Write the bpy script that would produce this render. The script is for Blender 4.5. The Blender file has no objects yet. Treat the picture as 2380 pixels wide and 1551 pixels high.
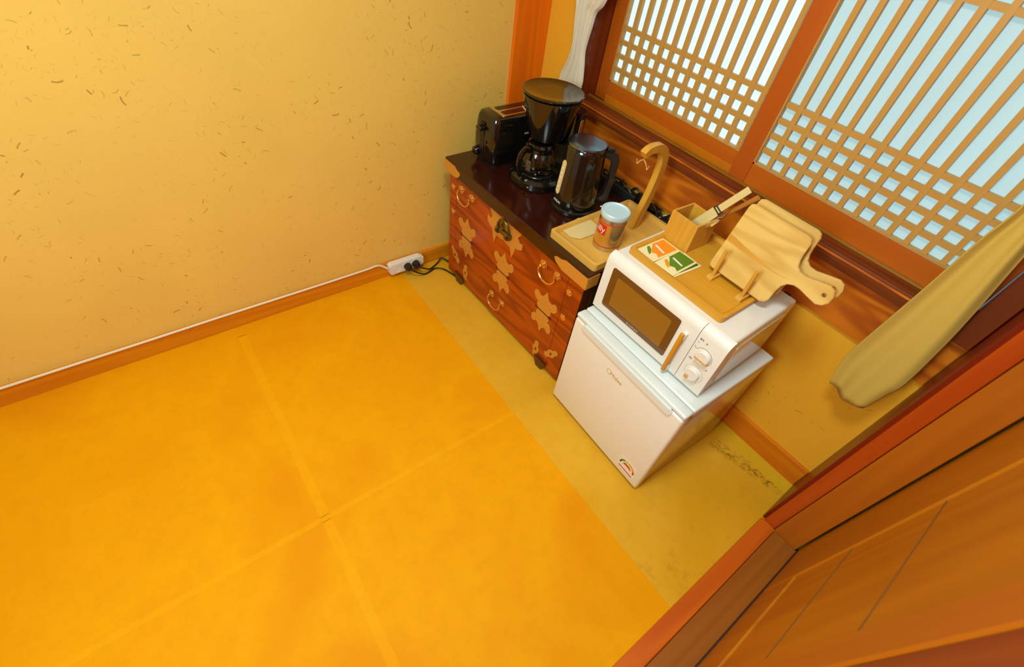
import bpy, bmesh, math, random
from mathutils import Vector, Matrix
random.seed(7)
C = bpy.context.scene.collection
SC = bpy.context.scene
PI = math.pi

# ---------------------------------------------------------------- camera
def rot_cam(yaw, pitch, roll):
    return Matrix.Rotation(yaw, 3, 'Z') @ Matrix.Rotation(pitch, 3, 'X') @ Matrix.Rotation(roll, 3, 'Z')
cam_d = bpy.data.cameras.new('camera'); cam = bpy.data.objects.new('camera', cam_d); C.objects.link(cam)
cam.matrix_world = Matrix.Translation((1.568, -1.3745, 1.455)) @ rot_cam(.8162, .7462, .1706).to_4x4()
cam_d.sensor_width = 36; cam_d.lens = 1081.0 / 2380 * 36; cam_d.clip_start = .02
cam_d.dof.use_dof = True; cam_d.dof.focus_distance = 1.4; cam_d.dof.aperture_fstop = 3.2
SC.camera = cam

# ---------------------------------------------------------------- light and exposure
w = bpy.data.worlds.new('world'); SC.world = w; w.use_nodes = True
w.node_tree.nodes['Background'].inputs[0].default_value = (.55, .78, .95, 1)
w.node_tree.nodes['Background'].inputs[1].default_value = .6
def area(name, loc, size, energy, color, target=None, shape='DISK'):
    d = bpy.data.lights.new(name, 'AREA'); d.shape = shape; d.size = size; d.energy = energy; d.color = color
    o = bpy.data.objects.new(name, d); C.objects.link(o); o.location = loc
    if target: o.rotation_euler = (Vector(target) - Vector(loc)).to_track_quat('-Z', 'Y').to_euler()
    return o
area('ceiling_lamp_light', (1.25, -1.20, 2.28), .40, 23, (.82, 1, .99))
area('fill_light', (1.35, -2.35, 1.66), .7, 22, (.82, 1, .97), (.62, -.3, .35))  # unseen fill light added behind the camera to brighten walls and fronts
WINDOW_GLOW = .66
SC.view_settings.view_transform = 'Standard'; SC.view_settings.look = 'None'
SC.view_settings.exposure = 0.0; SC.view_settings.gamma = 1; SC.view_settings.use_curve_mapping = False

# ---------------------------------------------------------------- materials
def lin(c):
    return tuple((x / 12.92 if x <= .04045 else ((x + .055) / 1.055) ** 2.4) for x in [v / 255 for v in c]) + (1,)
class N:
    def __init__(s, name):
        s.m = bpy.data.materials.new(name); s.m.use_nodes = True; s.t = s.m.node_tree; s.b = s.t.nodes['Principled BSDF']
    def n(s, typ, **k):
        o = s.t.nodes.new(typ)
        for a, v in k.items(): setattr(o, a, v)
        return o
    def l(s, a, b): s.t.links.new(a, b)
    def setin(s, sock, v):
        if hasattr(v, 'is_output') or hasattr(v, 'links'): s.l(v, sock)
        else: sock.default_value = v
    def math(s, op, a, b=0.0, c=None):
        o = s.n('ShaderNodeMath', operation=op); s.setin(o.inputs[0], a); s.setin(o.inputs[1], b)
        if c is not None: s.setin(o.inputs[2], c)
        return o.outputs[0]
    def coord(s, scale=(1, 1, 1), loc=(0, 0, 0), rot=(0, 0, 0)):
        tc = s.n('ShaderNodeTexCoord'); mp = s.n('ShaderNodeMapping')
        s.l(tc.outputs['Object'], mp.inputs[0]); mp.inputs['Scale'].default_value = scale
        mp.inputs['Location'].default_value = loc; mp.inputs['Rotation'].default_value = rot
        return mp.outputs[0]
    def noise(s, vec, scale, detail=3, rough=.5, dist=0):
        o = s.n('ShaderNodeTexNoise'); s.l(vec, o.inputs['Vector']); o.inputs['Scale'].default_value = scale
        o.inputs['Detail'].default_value = detail; o.inputs['Roughness'].default_value = rough; o.inputs['Distortion'].default_value = dist
        return o.outputs['Fac']
    def ramp(s, fac, stops):
        o = s.n('ShaderNodeValToRGB'); s.l(fac, o.inputs[0]); e = o.color_ramp.elements
        while len(e) < len(stops): e.new(.5)
        for i, (p, c) in enumerate(stops): e[i].position = p; e[i].color = c if len(c) == 4 else c + (1,)
        return o.outputs[0]
    def mix(s, fac, a, b, mode='MIX'):
        o = s.n('ShaderNodeMix', data_type='RGBA', blend_type=mode)
        s.setin(o.inputs[0], fac); s.setin(o.inputs[6], a); s.setin(o.inputs[7], b)
        return o.outputs[2]
    def bump(s, h, strength=.1, dist=.002):
        o = s.n('ShaderNodeBump'); o.inputs['Strength'].default_value = strength; o.inputs['Distance'].default_value = dist
        s.l(h, o.inputs['Height']); s.l(o.outputs[0], s.b.inputs['Normal'])
def plain(name, col, rough=.5, metal=0, coat=0, spec=.5, trans=0, alpha=1):
    g = N(name); b = g.b
    b.inputs['Base Color'].default_value = col if len(col) == 4 else tuple(col) + (1,)
    b.inputs['Roughness'].default_value = rough; b.inputs['Metallic'].default_value = metal
    b.inputs['Coat Weight'].default_value = coat; b.inputs['Coat Roughness'].default_value = .06
    b.inputs['Specular IOR Level'].default_value = spec; b.inputs['Transmission Weight'].default_value = trans
    b.inputs['Alpha'].default_value = alpha
    nf = g.noise(g.coord(), 60, 2); b.inputs['Roughness'].default_value = rough
    g.l(g.math('ADD', g.math('MULTIPLY', nf, .06), rough - .03 if rough > .03 else 0), b.inputs['Roughness'])
    return g.m
def wood(name, light, dark, axis=0, scale=14, stretch=.07, rough=.42, coat=0, rings=.5, contrast=(.3, .75), knots=False, spec=.4):
    g = N(name); sc = [1, 1, 1]; sc[axis] = stretch
    v = g.coord(tuple(sc))
    f1 = g.noise(v, scale, 4, .6, .6); f2 = g.noise(v, scale * 7, 3, .6)
    lf = g.noise(v, scale * .42, 2, .5, .3)
    wv = g.math('MULTIPLY_ADD', g.math('SINE', g.math('MULTIPLY', lf, 62.0)), .5, .5)
    f = g.math('ADD', g.math('MULTIPLY', f1, 1 - rings * .5), g.math('MULTIPLY', wv, rings * .5))
    f = g.math('ADD', g.math('MULTIPLY', f, .82), g.math('MULTIPLY', f2, .18))
    col = g.ramp(f, [(contrast[0], light), (contrast[1], dark)])
    if knots:
        vo = g.n('ShaderNodeTexVoronoi'); s2 = [1, 1, 1]; s2[axis] = .45
        g.l(g.coord(tuple(s2)), vo.inputs['Vector']); vo.inputs['Scale'].default_value = 2.6
        k = g.ramp(vo.outputs['Distance'], [(.03, (1, 1, 1)), (.11, (0, 0, 0))])
        col = g.mix(g.math('MULTIPLY', k, .75), col, tuple(x * .35 for x in dark[:3]) + (1,))
    g.l(col, g.b.inputs['Base Color']); g.b.inputs['Roughness'].default_value = rough
    g.b.inputs['Coat Weight'].default_value = coat; g.b.inputs['Coat Roughness'].default_value = .08
    g.b.inputs['Specular IOR Level'].default_value = spec
    g.bump(f2, .12, .001)
    return g.m
def fibres(g, u, v, scale, length, width, prob, seed=0.0):
    """short straw fibres laid at random angles: returns a 0..1 mask"""
    cb = g.n('ShaderNodeCombineXYZ'); g.l(g.math('MULTIPLY_ADD', u, scale, seed), cb.inputs[0]); g.l(g.math('MULTIPLY_ADD', v, scale, seed * 1.7), cb.inputs[1])
    vo = g.n('ShaderNodeTexVoronoi', voronoi_dimensions='2D'); vo.inputs['Scale'].default_value = 1; g.l(cb.outputs[0], vo.inputs['Vector'])
    d = g.n('ShaderNodeVectorMath', operation='SUBTRACT'); g.l(cb.outputs[0], d.inputs[0]); g.l(vo.outputs['Position'], d.inputs[1])
    sx = g.n('ShaderNodeSeparateXYZ'); g.l(d.outputs[0], sx.inputs[0]); sc = g.n('ShaderNodeSeparateColor'); g.l(vo.outputs['Color'], sc.inputs[0])
    an = g.math('MULTIPLY', sc.outputs[0], 6.283); co = g.math('COSINE', an); si = g.math('SINE', an)
    x, y = sx.outputs[0], sx.outputs[1]
    a = g.math('ADD', g.math('MULTIPLY', x, co), g.math('MULTIPLY', y, si))
    b = g.math('SUBTRACT', g.math('MULTIPLY', y, co), g.math('MULTIPLY', x, si))
    b = g.math('ADD', b, g.math('MULTIPLY', g.math('MULTIPLY', a, a), g.math('MULTIPLY_ADD', sc.outputs[1], 3.0, -1.5)))
    L = g.math('MULTIPLY_ADD', sc.outputs[1], length, length * .3)
    m1 = g.math('SUBTRACT', 1.0, g.math('SMOOTH_MIN', g.math('DIVIDE', g.math('ABSOLUTE', a), L), 1.0, .05))
    m1 = g.math('GREATER_THAN', m1, .03)
    mr = g.n('ShaderNodeMapRange'); g.l(g.math('ABSOLUTE', b), mr.inputs[0]); mr.inputs[1].default_value = width; mr.inputs[2].default_value = width * .3
    return g.math('MULTIPLY', g.math('MULTIPLY', m1, mr.outputs[0]), g.math('LESS_THAN', sc.outputs[2], prob))
def hanji(name, base, fibre, axes=(1, 2), amount=1.0):
    g = N(name); v = g.coord(); sp = g.n('ShaderNodeSeparateXYZ'); g.l(v, sp.inputs[0]); u_, v_ = sp.outputs[axes[0]], sp.outputs[axes[1]]
    n1 = g.noise(v, 3, 3); n2 = g.noise(v, 45, 3, .7)
    col = g.ramp(n1, [(.35, base), (.75, tuple(x * .93 for x in base[:3]) + (1,))])
    col = g.mix(g.math('MULTIPLY', n2, .14), col, tuple(x * .7 for x in base[:3]) + (1,))
    clump = g.ramp(g.noise(v, 4.5, 2), [(.42, (.15, .15, .15)), (.62, (1, 1, 1))])
    f1 = fibres(g, u_, v_, 17, .17, .042, .42, 3.1)
    f2 = fibres(g, u_, v_, 30, .22, .042, .45, 9.7)
    f3 = fibres(g, u_, v_, 60, .34, .045, .4, 21.3)
    m = g.math('ADD', g.math('MULTIPLY', f1, .85), g.math('ADD', g.math('MULTIPLY', f2, .55), g.math('MULTIPLY', f3, .36)))
    m = g.math('MULTIPLY', g.math('MULTIPLY', m, clump), amount); m = g.math('MINIMUM', m, .8)
    col = g.mix(m, col, fibre)
    g.l(col, g.b.inputs['Base Color']); g.b.inputs['Roughness'].default_value = .75; g.b.inputs['Specular IOR Level'].default_value = .2
    g.bump(n2, .25, .002)
    return g.m
def jangpan(name, c1, c2, c3, stain=False, rough=.6):
    g = N(name); v = g.coord()
    n1 = g.noise(v, 1.7, 3, .55, .4); n2 = g.noise(v, 22, 5, .7); n3 = g.noise(g.coord((1, 3, 1)), 60, 3, .6)
    col = g.ramp(n1, [(.35, c1), (.5, c2), (.66, c3)])
    dk = tuple(x * .8 for x in c2[:3]) + (1,)
    col = g.mix(g.math('MULTIPLY', g.ramp(n2, [(.45, (0, 0, 0)), (.75, (1, 1, 1))]), .45), col, dk)
    col = g.mix(g.math('MULTIPLY', n3, .12), col, dk)
    if stain:
        sp = g.n('ShaderNodeSeparateXYZ'); g.l(v, sp.inputs[0]); X, Y = sp.outputs[0], sp.outputs[1]
        ctr = g.math('MULTIPLY_ADD', X, .20, -.117 - .2 * 1.413)
        dd = g.math('ABSOLUTE', g.math('SUBTRACT', Y, ctr))
        band = g.math('SUBTRACT', 1.0, g.math('MINIMUM', g.math('DIVIDE', dd, .030), 1.0))
        rng = g.math('MULTIPLY', g.math('GREATER_THAN', X, 1.40), g.math('LESS_THAN', X, 1.67))
        sp2 = g.ramp(g.noise(g.coord((1, 1.5, 1)), 34, 6, .8, 1.2), [(.47, (0, 0, 0)), (.57, (1, 1, 1))])
        m = g.math('MULTIPLY', g.math('MULTIPLY', g.math('POWER', band, .6), rng), g.math('MULTIPLY', sp2, .85))
        col = g.mix(m, col, lin((95, 80, 8)))
        sp3 = g.ramp(g.noise(v, 11, 4, .7), [(.56, (0, 0, 0)), (.72, (1, 1, 1))])
        right = g.n('ShaderNodeMapRange'); g.l(X, right.inputs[0]); right.inputs[1].default_value = 1.38; right.inputs[2].default_value = 1.7
        col = g.mix(g.math('MULTIPLY', g.math('MULTIPLY', sp3, right.outputs[0]), .5), col, lin((170, 112, 6)))
    g.l(col, g.b.inputs['Base Color']); g.b.inputs['Roughness'].default_value = rough; g.b.inputs['Specular IOR Level'].default_value = .08
    g.bump(n2, .08, .001)
    return g.m

M = {}
M['wall_left'] = hanji('straw_paper_left', (.86, .55, .11, 1), (.30, .17, .03, 1), (1, 2))
M['wall_back'] = hanji('straw_paper_back_bounce', (.88, .42, .022, 1), (.28, .14, .02, 1), (0, 2), .6)  # same straw paper, oranger: bounce light in the shade put into the colour
M['floor_o'] = jangpan('oiled_paper_orange', (.80, .32, .001, 1), (.84, .355, .001, 1), (.78, .28, .001, 1))
M['floor_seam'] = jangpan('oiled_paper_seam', (.83, .355, .0015, 1), (.86, .375, .002, 1), (.82, .33, .0015, 1))
M['floor_y'] = jangpan('oiled_paper_yellow', (.72, .37, .018, 1), (.76, .40, .026, 1), (.70, .34, .010, 1), True)
M['floor_y2'] = jangpan('oiled_paper_yellow_light', (.72, .44, .02, 1), (.72, .43, .015, 1), (.70, .40, .012, 1))
M['base_wood'] = wood('baseboard_wood', (.74, .28, .005, 1), (.60, .17, .003, 1), 1, 12, .06, knots=True)
M['base_wood_x'] = wood('baseboard_wood_x', (.76, .22, .004, 1), (.54, .12, .002, 1), 0, 12, .06, knots=True)
M['post_wood'] = wood('post_wood', (.90, .20, .003, 1), (.72, .13, .002, 1), 2, 16, .04)
M['plank'] = wood('apron_plank_wood', (.66, .18, .006, 1), (.36, .06, .003, 1), 0, 16, .16, rings=1.0, contrast=(.25, .80), knots=True)
M['sill_wood'] = wood('sill_dark_wood', (.24, .05, .005, 1), (.11, .018, .002, 1), 0, 34, .05, rough=.6, spec=.2)
M['track_wood'] = wood('track_wood', (.34, .15, .01, 1), (.22, .08, .006, 1), 0, 20, .05)
M['sash_x'] = wood('sash_wood_rail', (.54, .125, .003, 1), (.46, .09, .002, 1), 0, 9, .05)
M['sash_z'] = wood('sash_wood_stile', (.50, .105, .003, 1), (.42, .075, .002, 1), 2, 9, .05)
M['sash_low'] = wood('sash_wood_ledge', (.60, .19, .004, 1), (.52, .14, .003, 1), 0, 9, .05)
M['lattice'] = wood('lattice_wood', (.56, .30, .07, 1), (.48, .24, .045, 1), 2, 12, .1)
M['lattice_x'] = wood('lattice_wood_x', (.56, .30, .07, 1), (.48, .24, .045, 1), 0, 12, .1)
M['jamb'] = wood('jamb_dark_wood', (.20, .032, .004, 1), (.11, .016, .003, 1), 2, 14, .05, coat=.2)
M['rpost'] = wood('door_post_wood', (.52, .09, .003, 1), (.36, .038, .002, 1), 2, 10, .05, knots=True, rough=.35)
M['rpost_shade'] = wood('door_post_shaded_wood', (.24, .014, .002, 1), (.15, .008, .002, 1), 2, 12, .05, rough=.35)  # post wood darkened, the shade on its room face put into the colour
M['thresh'] = wood('threshold_wood', (.68, .14, .003, 1), (.50, .08, .002, 1), 1, 12, .05)
M['lining'] = wood('door_lining_wood', (.46, .125, .004, 1), (.35, .08, .003, 1), 2, 10, .05)
M['lining_y'] = wood('door_lining_wood_y', (.34, .105, .008, 1), (.25, .06, .004, 1), 1, 10, .05)
M['door'] = wood('door_wood', (.54, .18, .004, 1), (.42, .125, .003, 1), 2, 6, .08)
M['door_near'] = wood('door_wood_near', (.52, .15, .004, 1), (.42, .10, .003, 1), 2, 6, .08)
M['near_post'] = wood('near_post_wood', (.30, .055, .004, 1), (.20, .025, .003, 1), 2, 8, .06)
M['joint'] = plain('joint_shadow_wood', (.20, .075, .004), .6)
M['can_gold'] = plain('gold_tin_band', (.72, .36, .05), .35, .6)
M['dark_gap'] = plain('dark_gap_wood', (.05, .012, .002), .6)
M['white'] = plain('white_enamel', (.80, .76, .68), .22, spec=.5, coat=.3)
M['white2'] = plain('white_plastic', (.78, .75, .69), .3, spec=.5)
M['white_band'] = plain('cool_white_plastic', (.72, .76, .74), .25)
M['side_reflection'] = plain('side_enamel_yellow_reflection', (.62, .52, .32), .12, coat=.6)  # white side enamel with the room's yellow reflection put into its colour
M['black'] = plain('black_gloss_plastic', (.006, .005, .004), .08, coat=.6)
M['black_side'] = plain('black_satin_plastic', (.008, .007, .006), .22)
M['rubber'] = plain('black_rubber', (.010, .009, .008), .45)
M['chrome'] = plain('brushed_chrome', (.75, .72, .66), .18, 1)
M['steel'] = plain('steel', (.8, .8, .8), .1, 1)
M['tin_lid_daylight_tint'] = plain('tin_lid_daylight_tint', (.60, .84, .95), .42, .35)  # pale blue window reflection painted into the lid colour
M['tin'] = plain('tin_side', (.62, .56, .46), .3, 1)
M['red'] = plain('red_ink', lin((200, 40, 15)), .5)
M['red_dk'] = plain('brick_red_ink', lin((190, 70, 25)), .5)
M['white_ink'] = plain('white_ink', (.85, .8, .75), .5)
M['grey_ink'] = plain('grey_ink', lin((140, 120, 90)), .5)
M['gold_ink'] = plain('gold_ink', lin((205, 160, 80)), .4)
M['green_ink'] = plain('green_ink', lin((90, 130, 20)), .5)
M['dgreen_ink'] = plain('dark_green_ink', lin((50, 100, 20)), .5)
M['lime_ink'] = plain('lime_ink', lin((200, 200, 60)), .5)
M['yellow_ink'] = plain('yellow_ink', lin((225, 150, 20)), .5)
M['orange_ink'] = plain('orange_ink', (.90, .28, .01), .5)
M['paper'] = plain('cream_paper', lin((238, 222, 165)), .7)
M['glass_dark'] = plain('tinted_window_glass', (.13, .048, .010), .12, coat=.5)
M['glass_mesh'] = plain('oven_mesh', (.27, .115, .010), .3, coat=.4)
M['bamboo'] = wood('bamboo_tray_wood', (.74, .43, .085, 1), (.64, .33, .05, 1), 0, 26, .06, rings=.3)
M['bamboo_o'] = wood('orange_tray_wood', (.68, .33, .022, 1), (.58, .25, .012, 1), 0, 30, .05, rings=.15)
M['bamboo_z'] = wood('orange_tray_wood_z', (.72, .38, .045, 1), (.60, .27, .02, 1), 2, 22, .06, rings=.4)
M['handle_orange'] = wood('orange_handle_wood', (.66, .30, .01, 1), (.56, .23, .006, 1), 2, 22, .06, rings=.4)
M['board'] = wood('pale_board_wood', (.74, .47, .12, 1), (.60, .33, .055, 1), 0, 20, .12, rings=.8, contrast=(.32, .72))
M['board_stripe'] = wood('heartwood_stripe', (.60, .27, .022, 1), (.68, .36, .05, 1), 0, 17, .08)
M['utensil'] = wood('pale_utensil_wood', (.74, .58, .26, 1), (.66, .49, .18, 1), 2, 24, .06, rings=.3)
M['utensil_o'] = wood('tan_utensil_wood', (.52, .21, .03, 1), (.40, .14, .012, 1), 2, 24, .06)
M['chest_top'] = wood('lacquered_dark_top', (.038, .006, .003, 1), (.022, .0035, .002, 1), 0, 14, .05, rough=.2, coat=.35)
M['chest'] = wood('red_elm', (.44, .062, .003, 1), (.24, .024, .002, 1), 0, 15, .14, rough=.32, coat=.25, rings=.9, contrast=(.3, .7))
M['chest_side'] = wood('dark_chest_side', (.10, .025, .006, 1), (.05, .01, .003, 1), 2, 14, .05, rough=.25, coat=.3)
M['brass'] = plain('old_brass', (.66, .31, .045), .42, .35)
M['satin'] = plain('satin_black', (.012, .012, .012), .30, coat=.5)
M['lid_daylight'] = plain('black_lid_daylight_tint', (.20, .30, .42), .26, 1)  # black plastic kettle lid; the window's blue reflection is put into its colour
M['brass_b'] = plain('bright_brass', (.80, .50, .16), .25, .9)
M['brass_dk'] = plain('dark_brass', (.20, .14, .03), .35, .9)
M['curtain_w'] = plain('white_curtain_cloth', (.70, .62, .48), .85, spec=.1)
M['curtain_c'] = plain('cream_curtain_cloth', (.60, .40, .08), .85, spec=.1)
M['cord_w'] = plain('white_cord', (.78, .70, .52), .5)
M['filter'] = plain('filter_paper', (.72, .55, .24), .8)
M['wood_stick'] = plain('white_ceiling', (.8, .78, .72), .8)
# glass
g = N('clear_glass'); g.b.inputs['Transmission Weight'].default_value = 1; g.b.inputs['Roughness'].default_value = .0
g.b.inputs['IOR'].default_value = 1.42; g.l(g.ramp(g.noise(g.coord(), 5), [(0, (.93, .90, .84)), (1, (.95, .92, .86))]), g.b.inputs['Base Color']); M['glass'] = g.m
g = N('smoke_glass'); g.b.inputs['Transmission Weight'].default_value = .75; g.b.inputs['Roughness'].default_value = .05
g.b.inputs['IOR'].default_value = 1.35; g.l(g.ramp(g.noise(g.coord(), 5), [(0, (.35, .25, .15)), (1, (.38, .28, .17))]), g.b.inputs['Base Color']); M['smoke'] = g.m
# daylit hanji of the windows
def pane_mat(name, col, glow):
    g = N(name); v = g.coord(); sp = g.n('ShaderNodeSeparateXYZ'); g.l(v, sp.inputs[0])
    f = g.math('ADD', fibres(g, sp.outputs[0], sp.outputs[2], 22, .35, .03, .5, 2.2), g.math('MULTIPLY', fibres(g, sp.outputs[0], sp.outputs[2], 45, .35, .04, .6, 7.7), .5))
    n = g.noise(g.coord((1, 1, .4)), 7, 4, .65)
    c = g.ramp(n, [(.3, tuple(x * .88 for x in col[:3])), (.7, col[:3])])
    c = g.mix(g.math('MULTIPLY', f, .22), c, (.35, .45, .45, 1))
    g.l(c, g.b.inputs['Emission Color']); g.b.inputs['Emission Strength'].default_value = glow
    g.b.inputs['Base Color'].default_value = (.30, .30, .28, 1); g.b.inputs['Roughness'].default_value = .9; g.b.inputs['Specular IOR Level'].default_value = .1
    return g.m
M['pane_l'] = pane_mat('daylit_paper_left', (.62, .97, 1.12), WINDOW_GLOW * 1.5)
M['pane_r'] = pane_mat('daylit_paper_right', (.42, .80, .90), WINDOW_GLOW * .95)

# ---------------------------------------------------------------- geometry helpers
def thing(name, label, cat, loc=(0, 0, 0), rz=0, group=None, kind=None):
    o = bpy.data.objects.new(name, None); C.objects.link(o); o.location = loc; o.rotation_euler = (0, 0, rz)
    o.empty_display_size = .05
    if label: o['label'] = label
    if cat: o['category'] = cat
    if group: o['group'] = group
    if kind: o['kind'] = kind
    return o
def obj(name, bm, mat, parent=None, smooth=False, kind=None, label=None, cat=None):
    me = bpy.data.meshes.new(name); bmesh.ops.recalc_face_normals(bm, faces=bm.faces); bm.to_mesh(me); bm.free()
    me.materials.append(M[mat] if isinstance(mat, str) else mat)
    if smooth:
        for p in me.polygons: p.use_smooth = True
        if smooth != 'all':
            try: me.set_sharp_from_angle(angle=math.radians(38))
            except Exception: pass
    o = bpy.data.objects.new(name, me); C.objects.link(o)
    if parent: o.parent = parent
    if kind: o['kind'] = kind
    if label: o['label'] = label
    if cat: o['category'] = cat
    return o
def box(bm, x0, x1, y0, y1, z0, z1, bev=0, seg=2, mat=None):
    vs = [bm.verts.new((x, y, z)) for x in (x0, x1) for y in (y0, y1) for z in (z0, z1)]
    fs = [(0, 1, 3, 2), (4, 6, 7, 5), (0, 4, 5, 1), (2, 3, 7, 6), (0, 2, 6, 4), (1, 5, 7, 3)]
    faces = [bm.faces.new([vs[i] for i in f]) for f in fs]
    if bev:
        es = list({e for f in faces for e in f.edges})
        bmesh.ops.bevel(bm, geom=es, offset=bev, segments=seg, profile=.5, affect='EDGES', clamp_overlap=True)
    if mat is not None: bmesh.ops.transform(bm, matrix=mat, verts=vs if not bev else bm.verts[:])
    return bm
def B(x0, x1, y0, y1, z0, z1, bev=0, seg=2): return box(bmesh.new(), x0, x1, y0, y1, z0, z1, bev, seg)
def prism(pts, d0, d1, plane='XZ', bm=None, bev=0, T=None):
    """polygon pts in plane, extruded from d0 to d1 along the third axis"""
    bm = bm or bmesh.new()
    def P(a, b, d): return {'XZ': (a, d, b), 'XY': (a, b, d), 'YZ': (d, a, b)}[plane]
    v0 = [bm.verts.new(P(a, b, d0)) for a, b in pts]; v1 = [bm.verts.new(P(a, b, d1)) for a, b in pts]
    n = len(pts); f0 = bm.faces.new(v0); f1 = bm.faces.new(v1[::-1])
    for i in range(n): bm.faces.new([v0[i], v1[i], v1[(i + 1) % n], v0[(i + 1) % n]])
    if bev: bmesh.ops.bevel(bm, geom=list(f0.edges) + list(f1.edges), offset=bev, segments=2, affect='EDGES', clamp_overlap=True)
    if T is not None: bmesh.ops.transform(bm, matrix=T, verts=bm.verts[:])
    return bm
def lathe(prof, seg=32, c=(0, 0), sx=1, sy=1, bm=None, ang=(0, 2 * PI)):
    bm = bm or bmesh.new(); full = abs(ang[1] - ang[0] - 2 * PI) < 1e-6; rows = []
    n = seg if full else seg + 1
    for r, z in prof:
        if r < 1e-6: rows.append([bm.verts.new((c[0], c[1], z))]); continue
        rows.append([bm.verts.new((c[0] + sx * r * math.cos(ang[0] + (ang[1] - ang[0]) * i / seg), c[1] + sy * r * math.sin(ang[0] + (ang[1] - ang[0]) * i / seg), z)) for i in range(n)])
    for a, b in zip(rows, rows[1:]):
        m = max(len(a), len(b))
        for i in range(m if full else m - 1):
            j = (i + 1) % m
            q = [a[i % len(a)] if len(a) > 1 else a[0], a[j % len(a)] if len(a) > 1 else a[0], b[j % len(b)] if len(b) > 1 else b[0], b[i % len(b)] if len(b) > 1 else b[0]]
            u = []
            for k in q:
                if k not in u: u.append(k)
            if len(u) > 2: bm.faces.new(u)
    return bm
def smooth_path(pts, n=6):
    P = [Vector(p) for p in pts]; out = []
    for i in range(len(P) - 1):
        p0 = P[max(i - 1, 0)]; p1 = P[i]; p2 = P[i + 1]; p3 = P[min(i + 2, len(P) - 1)]
        for k in range(n):
            t = k / n
            out.append(.5 * ((2 * p1) + (-p0 + p2) * t + (2 * p0 - 5 * p1 + 4 * p2 - p3) * t * t + (-p0 + 3 * p1 - 3 * p2 + p3) * t ** 3))
    out.append(P[-1]); return out
def tube(pts, r, seg=8, bm=None, sm=0, flat=1.0, rs=None):
    bm = bm or bmesh.new(); P = smooth_path(pts, sm) if sm else [Vector(p) for p in pts]
    rings = []; up = Vector((0, 0, 1)); prev = None
    for i, p in enumerate(P):
        t = (P[min(i + 1, len(P) - 1)] - P[max(i - 1, 0)]).normalized()
        if prev is None:
            a = t.cross(up)
            if a.length < .1: a = t.cross(Vector((1, 0, 0)))
        else: a = prev - t * prev.dot(t)
        a.normalize(); prev = a; b = t.cross(a)
        rr = r if rs is None else rs(i / (len(P) - 1))
        rings.append([bm.verts.new(p + a * math.cos(2 * PI * k / seg) * rr + b * math.sin(2 * PI * k / seg) * rr * flat) for k in range(seg)])
    for x, y in zip(rings, rings[1:]):
        for k in range(seg): bm.faces.new([x[k], x[(k + 1) % seg], y[(k + 1) % seg], y[k]])
    bm.faces.new(rings[0]); bm.faces.new(rings[-1][::-1]); return bm
def cyl(bm, p0, p1, r, seg=16): return tube([p0, p1], r, seg, bm)
def rrect(x0, x1, z0, z1, r, seg=5):
    pts = []
    for cx, cz, a in ((x1 - r, z1 - r, 0), (x0 + r, z1 - r, 90), (x0 + r, z0 + r, 180), (x1 - r, z0 + r, 270)):
        for k in range(seg + 1): t = math.radians(a + 90 * k / seg); pts.append((cx + r * math.cos(t), cz + r * math.sin(t)))
    return pts
def text(s, size, T, mat, parent, name='lettering', ext=.0003, space=1.0, bold=0.0):
    cu = bpy.data.curves.new(name, 'FONT'); cu.body = s; cu.size = size; cu.extrude = ext; cu.align_x = 'CENTER'; cu.align_y = 'CENTER'
    cu.space_character = space; cu.offset = bold; cu.resolution_u = 3
    tmp = bpy.data.objects.new('tmp', cu); C.objects.link(tmp); dg = bpy.context.evaluated_depsgraph_get()
    me = bpy.data.meshes.new_from_object(tmp.evaluated_get(dg)); bpy.data.objects.remove(tmp); bpy.data.curves.remove(cu)
    me.transform(T); me.materials.clear(); me.materials.append(M[mat]); o = bpy.data.objects.new(name, me); C.objects.link(o); o.parent = parent
    return o
def front_T(x, y, z, roll=0): return Matrix.Translation((x, y, z)) @ Matrix.Rotation(PI / 2, 4, 'X') @ Matrix.Rotation(roll, 4, 'Z')
def struct(name, bm, mat, parent=None, smooth=False, label=None):
    return obj(name, bm, mat, parent, smooth, kind='structure' if parent is None else None, label=label)

# ================================================================ SETTING
fl = struct('floor', B(-.1, 1.95, -3.0, .1, -.10, -.0016), 'floor_y2')
def sheet(x0, x1, y0, y1, mat, z=0.0, name='floor_sheet', lab=None): return obj(name, B(x0, x1, y0, y1, -.0015, z), mat, fl, label=lab)
ORG = [(.065, .903, -1.368, -.680), (.917, 1.68, -1.368, -.680), (.065, .903, -2.15, -1.392), (.917, 1.68, -2.15, -1.392), (.065, .903, -3.0, -2.17), (.917, 1.68, -3.0, -2.17)]
for a in ORG: sheet(*a, 'floor_o')
# overlapping, paler seams between the oiled paper sheets
for a in [(.0, .067, -3.0, -.680), (.901, .919, -3.0, -.680), (.065, .902, -1.394, -1.366), (.918, 1.68, -1.394, -1.366), (.065, .902, -2.172, -2.148), (.918, 1.68, -2.172, -2.148)]:
    sheet(*a, 'floor_seam' if a[0] else 'floor_o', .0003, 'floor_seam')
sheet(.0, .587, -.682, -.0, 'floor_y', -.0006, lab='pale yellow oiled paper sheet')
sheet(.585, 1.68, -.682, -.062, 'floor_y', -.0002, lab='pale yellow oiled paper sheet')
sheet(.585, 1.68, -.066, 0, 'floor_y2', .0012, 'floor_seam', 'yellow paper strip along the window wall')

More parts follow.
